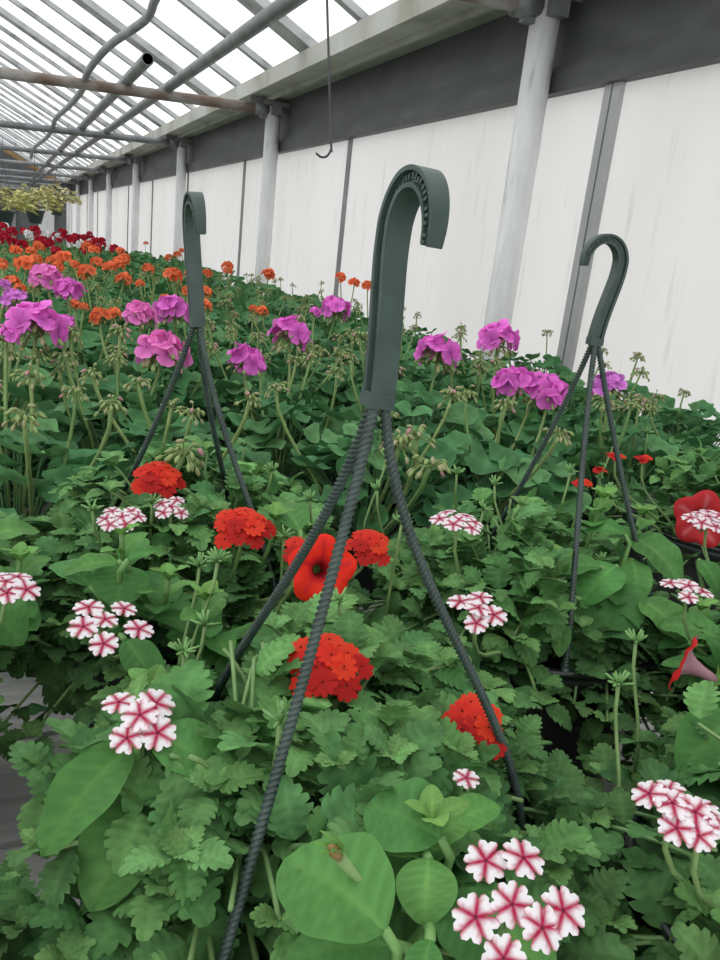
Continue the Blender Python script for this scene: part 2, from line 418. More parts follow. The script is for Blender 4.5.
# roof: two pitches of glass on rafters
P = math.radians(26); TP = math.tan(P); RX = -1.55
def roofz(x): return .955+(1.47-x)*TP
YG = YEND-.05
mb = MB(); z0, z1 = roofz(1.50)+.075, roofz(RX)+.075
mb.add([V((1.50, -3, z0)), V((1.50, YG, z0)), V((RX, YG, z1)), V((RX, -3, z1))], [(0, 1, 2, 3)], smooth=False)
mb.add([V((RX, -3, z1)), V((RX, YG, z1)), V((-4.6, YG, z0)), V((-4.6, -3, z0))], [(0, 1, 2, 3)], smooth=False)
struct('ceiling', mb, 'glass')
def rafter(y, w, h, lift, side=0, mat='rafter', name='roof_rafter'):
    mb = MB(); ln = (1.50-RX)/math.cos(P)
    if side == 0:
        mt = M.Translation(V((1.50, y, roofz(1.50)+lift))) @ M.Rotation(P, 4, 'Y') @ M.Rotation(pi, 4, 'Z')
        # local x runs up the slope to the left
        c, s_ = math.cos(P), math.sin(P)
        mt = M(((-c, 0, s_, 1.50), (0, 1, 0, y), (s_, 0, c, roofz(1.50)+lift), (0, 0, 0, 1)))
        mb.box((-.02, -w/2, 0), (ln, w/2, h), mat=mt)
        # foot bracket on the gutter lip
        mb.box((-.015, -w/2-.008, -.02), (.03, w/2+.008, .012), mat=mt)
    else:
        c, s_ = math.cos(P), math.sin(P)
        mt = M(((c, 0, -s_, -4.6), (0, 1, 0, y), (s_, 0, c, roofz(1.50)+lift), (0, 0, 0, 1)))
        mb.box((0, -w/2, 0), (ln, w/2, h), mat=mt)
    o = obj(name, mb, mat); return tag(o, kind='structure')
# spacing read along the gutter: broad timber rafters with two thin glazing bars between
y = .80; k = 0
while y < YEND-.3:
    if (k-2) % 3 == 0: rafter(y, .165, .045, .026)
    else: rafter(y, .052, .034, .036, name='glazing_bar')
    y += .70; k += 1
for yy in (0, 4, 8, 12, 16, 20): rafter(yy, .1, .06, .012, 1)
mb = MB(); mb.box((RX-.05, -3, z1-.10), (RX+.05, YG, z1+.03)); struct('roof_ridge', mb, 'rafter')
mb = MB(); mb.add([V((-4.6, -3, -1.3)), V((-4.6, YEND, -1.3)), V((-4.6, YEND, z0)), V((-4.6, -3, z0))], [(0, 1, 2, 3)], smooth=False); struct('wall_left', mb, 'panel')
# gable end
mb = MB()
pr = [V((-4.6, YEND, -1.3)), V((WX+.06, YEND, -1.3)), V((WX+.06, YEND, .95)), V((1.5, YEND, z0)), V((RX, YEND, z1)), V((-4.6, YEND, z0))]
mb.add(pr, [tuple(range(6))], smooth=False); struct('wall_back', mb, 'gable')
o = rafter(YEND-.25, .20, .10, -.10, mat='brown', name='gable_rafter')
mb = MB(); mb.box((.95, YEND-.08, -1.3), (1.35, YEND-.01, .35)); mb.box((.92, YEND-.10, .35), (1.38, YEND-.01, .40)); struct('door_1', mb, 'whitepaint')
mb = MB(); mb.box((.0, YEND-.08, -1.3), (.38, YEND-.01, .30)); struct('trim_30', mb, 'seam')
mb = MB(); mb.box((-4.6, YEND-.12, .62), (WX, YEND-.01, .74)); struct('trim_31', mb, 'seam')

# ================================================================== POSTS AND PIPES
PY = [2.43+2.95*k for k in range(8)]
ordn = ['nearest', 'second', 'third', 'fourth', 'fifth', 'sixth', 'seventh', 'farthest']
PX = 1.655
for k, y in enumerate(PY):
    t = thing('wall_post', '%s round steel post in flaking white paint from the camera, along the pale wall' % ordn[k], 'post', (PX, y, -1.30), 'painted posts along the wall')
    mb = MB(); mb.tube([V((0, 0, .02)), V((0, 0, 1.1)), V((0, 0, 2.16))], .05, 16); obj('shaft', mb, 'whitepaint', t)
    mb = MB(); mb.box((-.085, -.075, 2.155), (.085, .075, 2.182)); mb.box((-.09, -.015, 2.08), (-.045, .015, 2.16)); mb.box((-.03, -.085, 2.10), (.03, -.045, 2.16)); obj('cap_plate', mb, 'galv', t)
    mb = MB(); mb.box((-.09, -.09, 0), (.09, .09, .02)); obj('base_plate', mb, 'rust', t)
for k, y in enumerate(PY):
    n = 24; a = V((PX-.04, y, .835)); b_ = V((-4.55, y, .835-.075*3.7)); pts = [a.lerp(b_, i/n) for i in range(n+1)]
    t = thing('tie_pipe', '%s rusty horizontal tie pipe crossing under the roof from a post' % ordn[k], 'pipe', (0, 0, 0), 'tie pipes crossing the house')
    mb = MB(); mb.tube(pts, .031 if k < 3 else .029, 14); obj('pipe', mb, 'rust' if k < 1 or k == 1 else 'galv', t)
    mb = MB(); mb.tube([V((PX-.13, y, .829)), V((PX-.04, y, .836))], .042, 12); mb.box((PX-.16, y-.012, .84), (PX-.05, y+.012, .90)); obj('clamp', mb, 'galv', t)
A = aty((320, 0), 2.85); B = aty((165, 92), 5.45)
A.z += .03; B.z += .03
A.x = .985; B.x = .965; A.z = .855; B.z = .852
mb = MB(); D = (B-A)/(B.y-A.y)
mb.tube([A+D*(yy-A.y) for yy in (-2.8, 1, 3, 5, 8, 12, 16, 20, 23.8)], .031, 16)
tag(obj('roof_pipe', mb, 'galv'), 'long grey steel pipe running the length of the house under the rafters', 'pipe')
mb = MB()
pts = [V((.72, yy, .850)) for yy in (4.62, 6, 8, 11, 14, 18, 23.7)]
mb.tube(pts, .033, 16, cap=False); mb.tube(pts, .027, 16, mi=1, cap=False); mb.lathe([(.0, 0), (.03, 0)], 12, o=V((0, 0, 0)), mi=1) if False else None
rg = [V((.72+r*math.cos(a_), 4.62, .85+r*math.sin(a_))) for r in (.033, .027) for a_ in [2*pi*j/16 for j in range(16)]]
mb.add(rg, [(j, (j+1) % 16, 16+(j+1) % 16, 16+j) for j in range(16)])
tag(obj('roof_pipe', mb, ['galv', 'dark']), 'shorter grey pipe with an open dark end resting on the tie pipes', 'pipe')
# sagging conduit over the tie pipes
cp = []
for p, y in (((170, -30), 3.5), ((155, 0), 4.0), ((145, 20), 4.25), ((110, 45), 4.75), ((90, 68), 5.15), ((85, 80), 5.4), ((82, 90), 5.75), ((70, 105), 6.7), ((56, 118), 7.8), ((53, 126), 8.3), ((47, 137), 9.4), ((34, 148), 11.0), ((31, 158), 11.6)):
    cp.append(aty(p, y))
mb = MB(); mb.tube(spline(cp, 6), .021, 8)
tag(obj('conduit', mb, 'conduit'), 'wavy grey conduit sagging over the tie pipes beneath the roof glass', 'conduit')
# wire with a hooked end
a = aty((327, 0), 2.2); b_ = aty((331, 140), 2.2); top = a+(a-b_)*((roofz(a.x)-a.z+.02)/(a.z-b_.z)); 
cp = [top, a.lerp(top, .4), a, b_, aty((331, 149), 2.2), aty((327, 156), 2.2), aty((321, 157), 2.2), aty((316, 153), 2.2)]
mb = MB(); mb.tube(spline(cp, 6), .0034, 6)
tag(obj('wire_hook', mb, 'ironwire'), 'thin dark wire with a curled hook end hanging from the roof', 'hook')

# ================================================================== BENCH
BZ = -.50
t = thing('bench', 'long bench of weathered grey planks carrying all the pots and baskets', 'bench', (0, 0, 0))
y = -.45; pl = []
while y < 9.4: pl.append(y); y += .148
mb = MB()
for y in pl[40:]: mb.box((-1.0, y, BZ-.022), (WX-.11, y+.140, BZ))
o = obj('plank', mb, 'bench', t); o['kind'] = 'stuff'
for y in pl[:40]:
    mb = MB(); mb.box((-1.0, y, BZ-.022), (WX-.11, y+.140, BZ)); obj('plank', mb, 'bench', t)
for x in (-.9, .35, 1.55):
    mb = MB(); mb.box((x-.025, -.45, BZ-.07), (x+.025, 9.4, BZ-.022)); obj('rail', mb, 'bench', t)
    for yy in (-.3, 3, 6, 9.2):
        mb = MB(); mb.box((x-.03, yy-.03, -1.30), (x+.03, yy+.03, BZ-.07)); obj('leg', mb, 'bench', t)

# ================================================================== HANGING BASKETS
RZ = -.315; RR = .128
def hook_mesh(n_a=22):
    # crook profile in the (a, h) plane, swept by a strap whose width lies across the plane
    path = [(0, 0), (-.0008, .010), (-.0030, .025), (-.0064, .042), (-.0090, .056)]
    cx, cz, r = .0068, .0668, .0165
    for i in range(13):
        an = pi-.05-(pi+.10)*i/12
        path.append((cx+r*math.cos(an), cz+r*1.22*math.sin(an)))
    path += [(cx+r*.985, .0625)]
    pts = [V((p[0], 0, p[1])) for p in path]
    pts = spline(pts, 4)
    mb = MB(); k = len(pts); W = .0060
    # closed I-shaped section: (in-plane offset, across offset) as factors
    sec = [(-1, -1), (-1, 1), (-.55, 1), (-.45, .62), (.45, .62), (.55, 1), (1, 1), (1, -1), (.55, -1), (.45, -.62), (-.45, -.62), (-.55, -1)]
    vs = []
    for i, p in enumerate(pts):
        tt = nrm(pts[min(i+1, k-1)]-pts[max(i-1, 0)]); nn = V((-tt.z, 0, tt.x))
        u = i/(k-1)
        th = (.0056-.0009*u/.3) if u < .3 else (.0047-.0010*(u-.3)/.5 if u < .8 else .0037-.0008*(u-.8)/.2)
        w = W*(.92+.14*min(1, u/.3) if u < .5 else 1.06-.50*(u-.5)/.5)
        for (a_, b2) in sec: vs.append(p+nn*(a_*th)+V((0, b2*w, 0)))
    n = len(sec)
    fs = [(i*n+j, i*n+(j+1) % n, (i+1)*n+(j+1) % n, (i+1)*n+j) for i in range(k-1) for j in range(n)]
    fs += [tuple(range(n)), tuple(range((k-1)*n, k*n))[::-1]]
    mb.add(vs, fs, smooth=False)
    # moulded marks inside the recess of the strap
    q = random.Random(3)
    for i in range(26):
        j = 20+int(i*2.3)
        if j >= k-4: break
        p = pts[j]; tt = nrm(pts[j+1]-p); nn = V((-tt.z, 0, tt.x))
        for sd in (-1, 1):
            mt = frame(p+V((0, sd*W*.66, 0))+nn*q.uniform(-.0006, .0006), tt, V((0, sd, 0)))
            mb.box((-.0011, -.0006, -.0004), (.0011, .0006, .0007), mat=mt)
    # collar at the foot gripping the wires
    for (z_, s1) in ((-.004, 1.0),):
        mb.box((-.0059, -.0060, -.0045), (.0059, .0060, .0020))
    return mb.mesh('hanger_hook', ['plastic'])
HOOK = hook_mesh()
def pot_mesh():
    mb = MB()
    mb.lathe([(.0, BZ+.004), (.086, BZ+.004), (.092, BZ+.012), (.118, RZ-.030), (.119, RZ-.026), (.1245, RZ-.026), (.1245, RZ-.020), (.1275, RZ-.019), (.1275, RZ-.008), (.1255, RZ-.006), (.1285, RZ-.004), (.1285, RZ), (.1215, RZ), (.1165, RZ-.035), (.105, RZ-.035)], 40)
    return mb.mesh('pot', ['pot'])
POT = pot_mesh()
def soil_mesh():
    mb = MB(); q = random.Random(5)
    pr = [(.001, .006), (.04, .005), (.08, .003), (.1155, .0)]
    vs = [V((r*math.cos(2*pi*j/24), r*math.sin(2*pi*j/24), RZ-.03+z+q.uniform(-.004, .004))) for r, z in pr for j in range(24)]
    mb.add(vs, [(i*24+j, (i+1)*24+j, (i+1)*24+(j+1) % 24, i*24+(j+1) % 24) for i in range(3) for j in range(24)])
    return mb.mesh('soil', ['soil'])
SOIL = soil_mesh()
WIRES = []
def basket(c, label, hook=None, hdir=0, wires=(), hs=1, htilt=(0, 0)):
    t = thing('hanging_basket', label, 'hanging basket', (c[0], c[1], 0), 'hanging baskets on the bench')
    link('pot', POT, t); link('soil', SOIL, t)
    if hook is not None:
        h = link('hanger_hook', HOOK, t, (hook[0]-c[0], hook[1]-c[1], hook[2])); h.rotation_euler = (htilt[0], htilt[1], hdir); h.scale = (1, 1, hs)
        foot = V((hook[0]-c[0], hook[1]-c[1], hook[2]-.004))
        for i, (ang, sag) in enumerate(wires):
            e = V((math.cos(ang), math.sin(ang), 0)); rim = e*(RR-.006)+V((0, 0, RZ-.004))
            st = foot+e*.0035
            hz = foot.z-rim.z; off = rim-st; off.z = 0
            pts = bez(st, st+V((0, 0, -hz*.36))+off*(.26-2.2*sag), rim+V((0, 0, hz*(.30+sag)))-off*(.30-2.4*sag), rim, 480)
            WIRES.append([p+V((c[0], c[1], 0)) for p in pts])
            mb = MB(); mb.tube(pts, .0024, 12, twist=720, lobes=3, amp=.24)
            # knob that clips the wire into the rim
            mb.tube([rim+V((0, 0, .006)), rim+V((0, 0, -.012))], [.0034, .0042], 8)
            obj('hanger_wire', mb, 'wire', t)
    return t
B1 = (.158, .335); B2 = (.155, .69); B3 = (.475, .555); B4 = (.64, .36); B5 = (.43, .19); B6 = (-.13, .66); B7 = (.93, .74); B8 = (-.15, .30)
def angto(c, p, z):
    w = atz(p, z); return math.atan2(w.y-c[1], w.x-c[0])
h1 = atl((378, 396), .355)
pz = atz
basket(B1, 'dark green hanging basket nearest the camera, its crook hook rising in front of the wall', h1, -1.52,
       [(math.radians(108), .03), (math.radians(-133), 0), (math.radians(-20), .06)], hs=1.08, htilt=(-.035, .03))
h2 = atl((197, 320), .690)
basket(B2, 'hanging basket behind the nearest one, its slim hook seen almost edge-on', h2, -1.56,
       [(math.radians(123), .0), (math.radians(52), .03), (math.radians(-57), .03)], hs=1.13, htilt=(.085, 0))
h3 = atl((595, 340), .74)
basket(B3, 'hanging basket beside the wall batten, black rim showing, question-mark hook turned sideways', h3, 2.85,
       [(math.radians(85), .0), (math.radians(-115), .03), (math.radians(-27), -.02)])
basket(B4, 'hanging basket at the right edge whose plant bears a pale drooping petunia trumpet')
basket(B5, 'hanging basket in the bottom right corner under a striped verbena')
basket(B6, 'hanging basket at the left edge mostly out of frame')
basket(B8, 'hanging basket in the bottom left corner, only its leaves reaching into view')
basket(B7, 'hanging basket nearest the wall sill with small red flowers')

# ================================================================== BASKET PLANTS
def rad2(c, a, r, z): return V((c[0]+r*math.cos(a), c[1]+r*math.sin(a), z))
KEEP = []      # (point, radius): clusters and broad leaves that stand clear of the leaves around them
def clear(p): return wclear(p) and kclear(p)
def wclear(p):
    a = proj(p); dp = p.length
    for wi, w in enumerate(WIRES):
        near = wi < 3
        for q in w[::24]:
            if (q-p).length < .012: return False
            if q.z > (-.316 if near else -.306) and q.length > dp-.01:
                b = proj(q)
                if abs(a[0]-b[0]) < (15 if near else 9) and abs(a[1]-b[1]) < (20 if near else 12): return False
    return True
def kclear(p):
    dp = p.length
    for q, r in KEEP:
        if (q-p).length < r: return False
        if q.length > dp-.004:
            d = nrm(q); 
            if (p-d*p.dot(d)).length < r*dp/q.length*.9: return False
    return True
def verbena_plant(c, a0, a1, n, label, ztop=-.215, rmax=.17, clusters=(), leaf=.034, name='verbena', grp='verbenas in the baskets', buds=0):
    """Leafy stems fanning out of the basket over one sector; clusters = [(point, kind, floret radius, count, spread, tilt)]"""
    am = (a0+a1)/2; pt = rnd.uniform(.92, 1.12)
    base = rad2(c, am, .045, RZ-.03)
    t = thing(name, label, 'verbena', base, grp)
    mb = MB(); loc = lambda p: p-base
    for i in range(n):
        a = a0+(a1-a0)*(i+rnd.random())/n
        rr = rmax*math.sqrt(rnd.uniform(.03, 1.0)); s = rad2(c, am+rnd.uniform(-.9, .9), rnd.uniform(.01, .08), RZ-.03)
        ze = ztop+rnd.uniform(-.03, .012)-2.6*max(0, rr-.05)**1.55
        e = rad2(c, a, rr, ze)
        pts = bez(s, s+V((0, 0, .055)), e+V((0, 0, .03))-(e-s)*.35, e, 9)
        mb.tube([loc(p) for p in pts], [.0019]*4+[.0016]*3+[.0013]*3, 5, col=mix3(STEM, VG, rnd.random()*.7), mi=1)
        k = 0; ph = rnd.uniform(0, pi)
        for j in range(2, 10):
            p = pts[j]; T = nrm(pts[min(j+1, 9)]-pts[j-1]); side = T.cross(UP)
            if side.length < .05: side = V((1, 0, 0))
            side.normalize(); up2 = side.cross(T)
            ang = ph+(j % 2)*pi/2
            ax = side*math.cos(ang)+up2*math.sin(ang)
            L0 = leaf*rnd.uniform(.75, 1.15)*(.72 if j >= 8 else 1.0)
            for sg in (1, -1):
                d = nrm(ax*sg+T*.45+V((0, 0, .15))+jit(.25))
                d.z = max(-.45, min(.5, d.z))
                if not (clear(p+d*L0*.2) and clear(p+d*L0*.55) and clear(p+d*L0*.95)): continue
                tint = mix3(VG, VGY, .35*rnd.random()+(.25 if j == 9 else 0))
                dk = pt*(.60+.54*min(1, max(0, (p.z-RZ+.02)/.10)))*rnd.uniform(.85, 1.2)  # leaves lower in the mound tinted darker: interior shade put into their colour
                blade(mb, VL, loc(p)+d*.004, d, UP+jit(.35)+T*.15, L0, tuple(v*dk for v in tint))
        # tip rosette
        for q_ in range(4 if clear(e) else 0):
            an = rnd.uniform(0, 6.28); d = nrm(V((math.cos(an), math.sin(an), .75)))
            blade(mb, VL, loc(e), d, UP, leaf*.42, mix3(VG, VGY, .8))
    for q_ in range(buds):
        a = rnd.uniform(a0, a1); e = rad2(c, a, rmax*rnd.uniform(.3, 1.0), ztop+rnd.uniform(-.01, .02)); s = e+V((rnd.uniform(-.03, .03), rnd.uniform(-.03, .03), -.09))
        if not clear(e) or not clear(e-V((0, 0, .02))) or e.length < .34 or e.x < .05: continue
        mb.tube([loc(p) for p in bez(s, s+V((0, 0, .04)), e-V((0, 0, .03)), e, 5)], .0013, 5, col=STEM, mi=1)
        for k in range(12):
            d = nrm(V((rnd.gauss(0, 1), rnd.gauss(0, 1), abs(rnd.gauss(0, .7))+.35))); mb.tube([loc(e), loc(e)+d*.010], [.0012, .0007], 4, col=VGY, mi=1)
    obj('foliage', mb, ['verbena', 'stalk'], t)
    for (P_, kind, fr, cnt, spread, tilt) in clusters:
        P_ = V(P_); s = rad2(c, math.atan2(P_.y-c[1], P_.x-c[0]), .05+.3*max(0, math.hypot(P_.x-c[0], P_.y-c[1])-.05), RZ-.02)
        tocam = nrm(-P_); nr = nrm(UP*(1-tilt)+tocam*tilt+jit(.08))
        core = P_-nr*fr*1.1
        mb = MB(); mb.tube([loc(p) for p in bez(s, s+V((0, 0, .05)), core-V((0, 0, .05))-nr*.01, core, 8)], [.0018]*5+[.0015]*4, 6, col=STEM)
        for k in range(14):       # green calyx whorl under the florets
            d = nrm(nr*.6+jit(1.0)); mb.tube([loc(core), loc(core)+d*fr*1.15], [.0014, .0009], 4, col=VGY)
        st = obj('flower_stalk', mb, 'stalk', t)
        sx = nr.orthogonal().normalized(); sy = nr.cross(sx)
        for k in range(cnt):
            if kind == 'red':
                u = math.sqrt((k+.5)/cnt); an = k*2.39996
            else:
                u = 0 if (k == 0 and cnt > 4) else (.82+rnd.uniform(-.15, .2) if cnt > 1 else 0); an = k*2*pi/max(1, cnt-(1 if cnt > 4 else 0))+rnd.uniform(-.25, .25)
            off = (sx*math.cos(an)+sy*math.sin(an))*u*spread
            fn = nrm(nr+off*(1.0/max(spread, .004))*(.45 if kind == 'red' else .25)+jit(.15))
            f = link('floret', (FL_RED if kind == 'red' else FL_STRIPE)[k % 3], st)
            pos = loc(P_+off-nr*(u*u*spread*(.35 if kind == 'red' else .12))+nr*rnd.uniform(0, .002))
            q = UP.rotation_difference(fn)
            mt = M.Translation(pos) @ q.to_matrix().to_4x4() @ M.Rotation(rnd.uniform(0, 6.28), 4, 'Z') @ M.Scale(fr*rnd.uniform(.92, 1.08), 4)
            f.matrix_local = mt
    return t
def corolla(mb, o, axis, r, red, vein, seed, trumpet=.9):
    """Five-lobed petunia trumpet opening along axis; inner faces carry the colour"""
    q = random.Random(seed); n = 40
    x = nrm(axis).orthogonal().normalized(); z = nrm(axis); y_ = z.cross(x)
    prof = [(.10, -trumpet), (.13, -.75*trumpet), (.20, -.42*trumpet), (.30, -.18*trumpet), (.48, -.03), (.72, .05), (.92, .06), (1.0, .0)]
    vs = []; cs = []
    for i, (rr, h) in enumerate(prof):
        for j in range(n):
            a = 2*pi*j/n; lob = math.cos(5*a)
            k = rr*(1+(.09*lob if i > 4 else 0)-(.05*(lob < -.85) if i > 5 else 0)); hz = h+(.07*math.sin(5*a+seed)+.04*math.sin(11*a))*max(0, rr-.35)
            p = o+(x*math.cos(a)+y_*math.sin(a))*(k*r)+z*(hz*r)
            vs.append(p)
            v = max(0, lob)**6
            c = mix3(red, vein, v*.7) if i < 6 else red
            if i < 3: c = (red[0]*.35, red[1]*.3, red[2]*.5+.01)
            if i == 3: c = mix3(c, (red[0]*.4, .01, .03), .6)
            kk = q.uniform(.93, 1.07); cs.append((c[0]*kk, c[1]*kk, c[2]*kk))
    fs = [(i*n+j, (i+1)*n+j, (i+1)*n+(j+1) % n, i*n+(j+1) % n) for i in range(len(prof)-1) for j in range(n)]
    mb.add(vs, fs, cols=cs)
def petunia_plant(c, shoots, big, label, flowers=(), name='petunia', buds=()):
    """shoots = tips (points); big = [(base, tip, width factor)] prominent leaves; flowers = [(centre, axis, radius, colour, vein)]"""
    base = V((c[0], c[1], RZ-.03))
    t = thing(name, label, 'petunia', base, 'petunias in the baskets'); loc = lambda p: p-base
    mb = MB()
    for e in shoots:
        e = V(e); s = V((c[0]+(e.x-c[0])*.4+rnd.uniform(-.02, .02), c[1]+(e.y-c[1])*.4+rnd.uniform(-.02, .02), RZ-.03))
        pts = bez(s, s+V((0, 0, .05)), e-V((0, 0, .05)), e, 9)
        mb.tube([loc(p) for p in pts], [.0026]*5+[.002]*5, 6, col=(.15, .30, .09), mi=1)
        for j in range(3, 10):
            p = pts[j]; an = j*2.4+rnd.uniform(-.4, .4)
            for rep in (0, pi) if j < 9 else (0, 1.6, 3.1, 4.7):
                d = nrm(V((math.cos(an+rep), math.sin(an+rep), .18 if j < 7 else (.5 if j < 9 else .9))))
                L0 = (.045 if j < 6 else .034) if j < 8 else (.026 if j < 9 else .017)
                if not (wclear(p+d*L0*.5) and wclear(p+d*L0*.9)): continue
                blade(mb, PL, loc(p), d, UP+jit(.2), L0*rnd.uniform(.85, 1.15), mix3(PG, PGY, .0 if j < 8 else (.4 if j == 8 else .8)))
    for (b, tp, wf) in big:
        b = V(b); tp = V(tp); d = tp-b
        s = V((c[0]+(b.x-c[0])*.6, c[1]+(b.y-c[1])*.6, RZ-.02))
        mb.tube([loc(p) for p in bez(s, s+V((0, 0, .03)), b-nrm(d)*.02-V((0, 0, .006)), b, 6)], .0022, 6, col=(.15, .30, .09), mi=1)
        toc = nrm(-(b+tp)/2)
        blade(mb, PL[:3], loc(b), d, UP+toc*.45+jit(.12), d.length, mix3(PG, PGY, rnd.uniform(0, .25)), width=wf)
    for e, s in buds:
        e = V(e); s = V(s)
        mb.tube([loc(s), loc(s.lerp(e, .6)), loc(e)], [.0012, .0016, .0026], 6, col=(.19, .30, .11), mi=1)
        for k in range(5):
            an = k*1.256; d = nrm((e-s)*4+V((math.cos(an), math.sin(an), 0))*.07)
            blade(mb, [PL[3]], loc(e), d, UP, .013, PGY, width=.4)
        mb.ell(loc(e)+nrm(e-s)*.004, .0024, e-s, .005, col=(.25, .17, .06), mi=1)
    obj('foliage', mb, ['petunia', 'stalk'], t)
    for i, (o_, ax, r, red, vein, tr) in enumerate(flowers):
        o_ = V(o_); ax = nrm(V(ax)); tail = o_-ax*r*tr
        s = V((c[0]+(tail.x-c[0])*.5, c[1]+(tail.y-c[1])*.5, RZ-.01))
        mb = MB(); mb.tube([loc(p) for p in bez(s, s+V((0, 0, .04)), tail-ax*.03, tail, 7)], .0018, 6, col=STEM)
        st = obj('flower_stalk', mb, 'stalk', t)
        mb = MB(); corolla(mb, loc(o_), ax, r, red, vein, 3+i, tr); obj('corolla', mb, 'corolla', st)
        mb = MB()
        for k in range(5):
            x = ax.orthogonal().normalized(); y_ = ax.cross(x); an = k*1.2566
            d = nrm(ax*1.0+(x*math.cos(an)+y_*math.sin(an))*.6); blade(mb, [PL[3]], loc(tail)-ax*.003, d, (x*math.cos(an)+y_*math.sin(an))*-1, .018, PGY, width=.5)
        obj('calyx', mb, 'petunia', st)
    return t
def pz(px, py, z): return atz((px, py), z)
def lf(bx, by, tx, ty, z, w, dz=-.006):
    b = atz((bx, by), z); return (b, atz((tx, ty), z+dz).lerp(atl((tx, ty), b.length), .65), w)

# --- basket 1
for px, py, z, r in ((140, 717, -.225, .018), (512, 905, -.225, .022), (466, 780, -.235, .009), (328, 662, -.215, .024), (473, 722, -.245, .020), (341, 803, -.26, .007), (335, 890, -.235, .022), (415, 815, -.232, .016),
                     (426, 890, -.235, .012), (85, 800, -.25, .022), (190, 752, -.24, .018), (105, 620, -.235, .024), (122, 517, -.225, .018), (171, 507, -.222, .016), (158, 474, -.205, .022), (243, 524, -.215, .023), (368, 543, -.228, .02),
                     (302, 551, -.222, .015), (322, 570, -.215, .024), (458, 520, -.205, .018), (478, 610, -.215, .018), (605, 608, -.268, .027), (655, 557, -.24, .018), (598, 583, -.25, .012), (570, 569, -.245, .014), (688, 588, -.222, .018),
                     (706, 517, -.215, .024), (684, 662, -.262, .026), (672, 805, -.225, .014), (702, 826, -.228, .013), (6, 583, -.225, .016), (705, 745, -.26, .018), (120, 588, -.232, .018)):
    KEEP.append((pz(px, py, z), r))
z = -.225
verbena_plant(B1, 1.9, 4.4, 42, 'striped verbena at the left of the nearest basket, red-and-white cluster above big petunia leaves', -.225, .168,
    [(pz(140, 717, -.225), 'stripe', .0086, 5, .0150, .35)], buds=3)
verbena_plant(B1, -1.9, .1, 34, 'striped verbena at the front of the nearest basket with the largest candy-striped cluster', -.235, .175,
    [(pz(512, 905, -.225), 'stripe', .0080, 7, .0185, .62), (pz(466, 780, -.235), 'stripe', .0062, 1, .004, .4)])
verbena_plant(B1, .2, 2.0, 24, 'red verbena at the back of the nearest basket, scarlet cluster crossed by a wire', -.225, .155,
    [(pz(328, 662, -.215), 'red', .0080, 12, .0200, .45)], buds=4)
verbena_plant(B1, -.35, .75, 20, 'dark red verbena low behind the right wire of the nearest basket', -.245, .185,
    [(pz(473, 724, -.245), 'red', .0078, 10, .0175, .45), (pz(341, 803, -.26), 'red', .006, 3, .006, .3)])
petunia_plant((.165, .295), [pz(432, 822, -.225)], [lf(385, 930, 285, 850, -.235, 1.25), lf(440, 838, 366, 800, -.228, 1.35), lf(428, 858, 424, 925, -.232, 1.3),
    lf(395, 945, 285, 955, -.25, 1.1), lf(440, 900, 505, 965, -.245, 1.2), lf(430, 940, 415, 1000, -.24, 1.2), lf(470, 900, 560, 985, -.25, 1.2), lf(445, 830, 500, 800, -.236, 1.0)],
    'petunia at the front of the nearest basket with broad smooth leaves and a bud', buds=[(pz(340, 858, -.215), pz(390, 915, -.25))])
petunia_plant((.085, .335), [pz(150, 690, -.25)], [lf(150, 735, 235, 778, -.235, 1.2), lf(130, 745, 38, 850, -.245, .85), lf(165, 790, 85, 905, -.27, .95), lf(185, 800, 275, 850, -.27, 1.1), lf(160, 700, 205, 690, -.245, 1.1)],
    'petunia at the left rim of the nearest basket with long drooping leaves')
# --- basket 2
verbena_plant(B2, 2.4, 4.9, 40, 'striped verbena at the left front of the second basket with one flat six-flower cluster', -.225, .205,
    [(pz(105, 620, -.235), 'stripe', .0085, 6, .021, .25)], buds=4)
verbena_plant(B2, 1.2, 3.0, 24, 'striped verbena at the back of the second basket with two small pale clusters', -.215, .16,
    [(pz(122, 517, -.225), 'stripe', .0075, 7, .015, .2), (pz(171, 507, -.222), 'stripe', .0068, 5, .012, .2)], buds=3)
verbena_plant(B2, -.9, 1.2, 32, 'red verbena in the second basket with scarlet clusters beside the hook wires', -.215, .19,
    [(pz(158, 474, -.205), 'red', .0082, 11, .0195, .4), (pz(243, 524, -.215), 'red', .0085, 12, .0205, .4)], buds=3)
verbena_plant(B2, -1.9, -.6, 28, 'red verbena behind the scarlet petunia trumpet with a small scarlet cluster', -.225, .225,
    [(pz(368, 543, -.228), 'red', .0080, 9, .0175, .4), (pz(302, 551, -.222), 'red', .0078, 5, .0140, .4)], buds=3)
petunia_plant((.19, .62), [pz(275, 520, -.225), pz(205, 600, -.235), pz(300, 640, -.25)], [lf(300, 530, 275, 500, -.23, 1.0)],
    'petunia in the second basket bearing one open scarlet trumpet',
    flowers=[(pz(322, 570, -.215), (-.15, -.85, .35), .0235, (.80, .026, .010), (.45, .01, .02), 1.0)])
petunia_plant((.12, .66), [pz(122, 535, -.215), pz(168, 580, -.235)], [lf(122, 565, 118, 605, -.232, 1.6), lf(118, 562, 62, 570, -.225, .75), lf(128, 560, 165, 548, -.22, .7), lf(125, 640, 160, 690, -.26, 1.0), lf(90, 585, 50, 560, -.24, .9)],
    'petunia in the second basket with an upright pale shoot, flowerless')
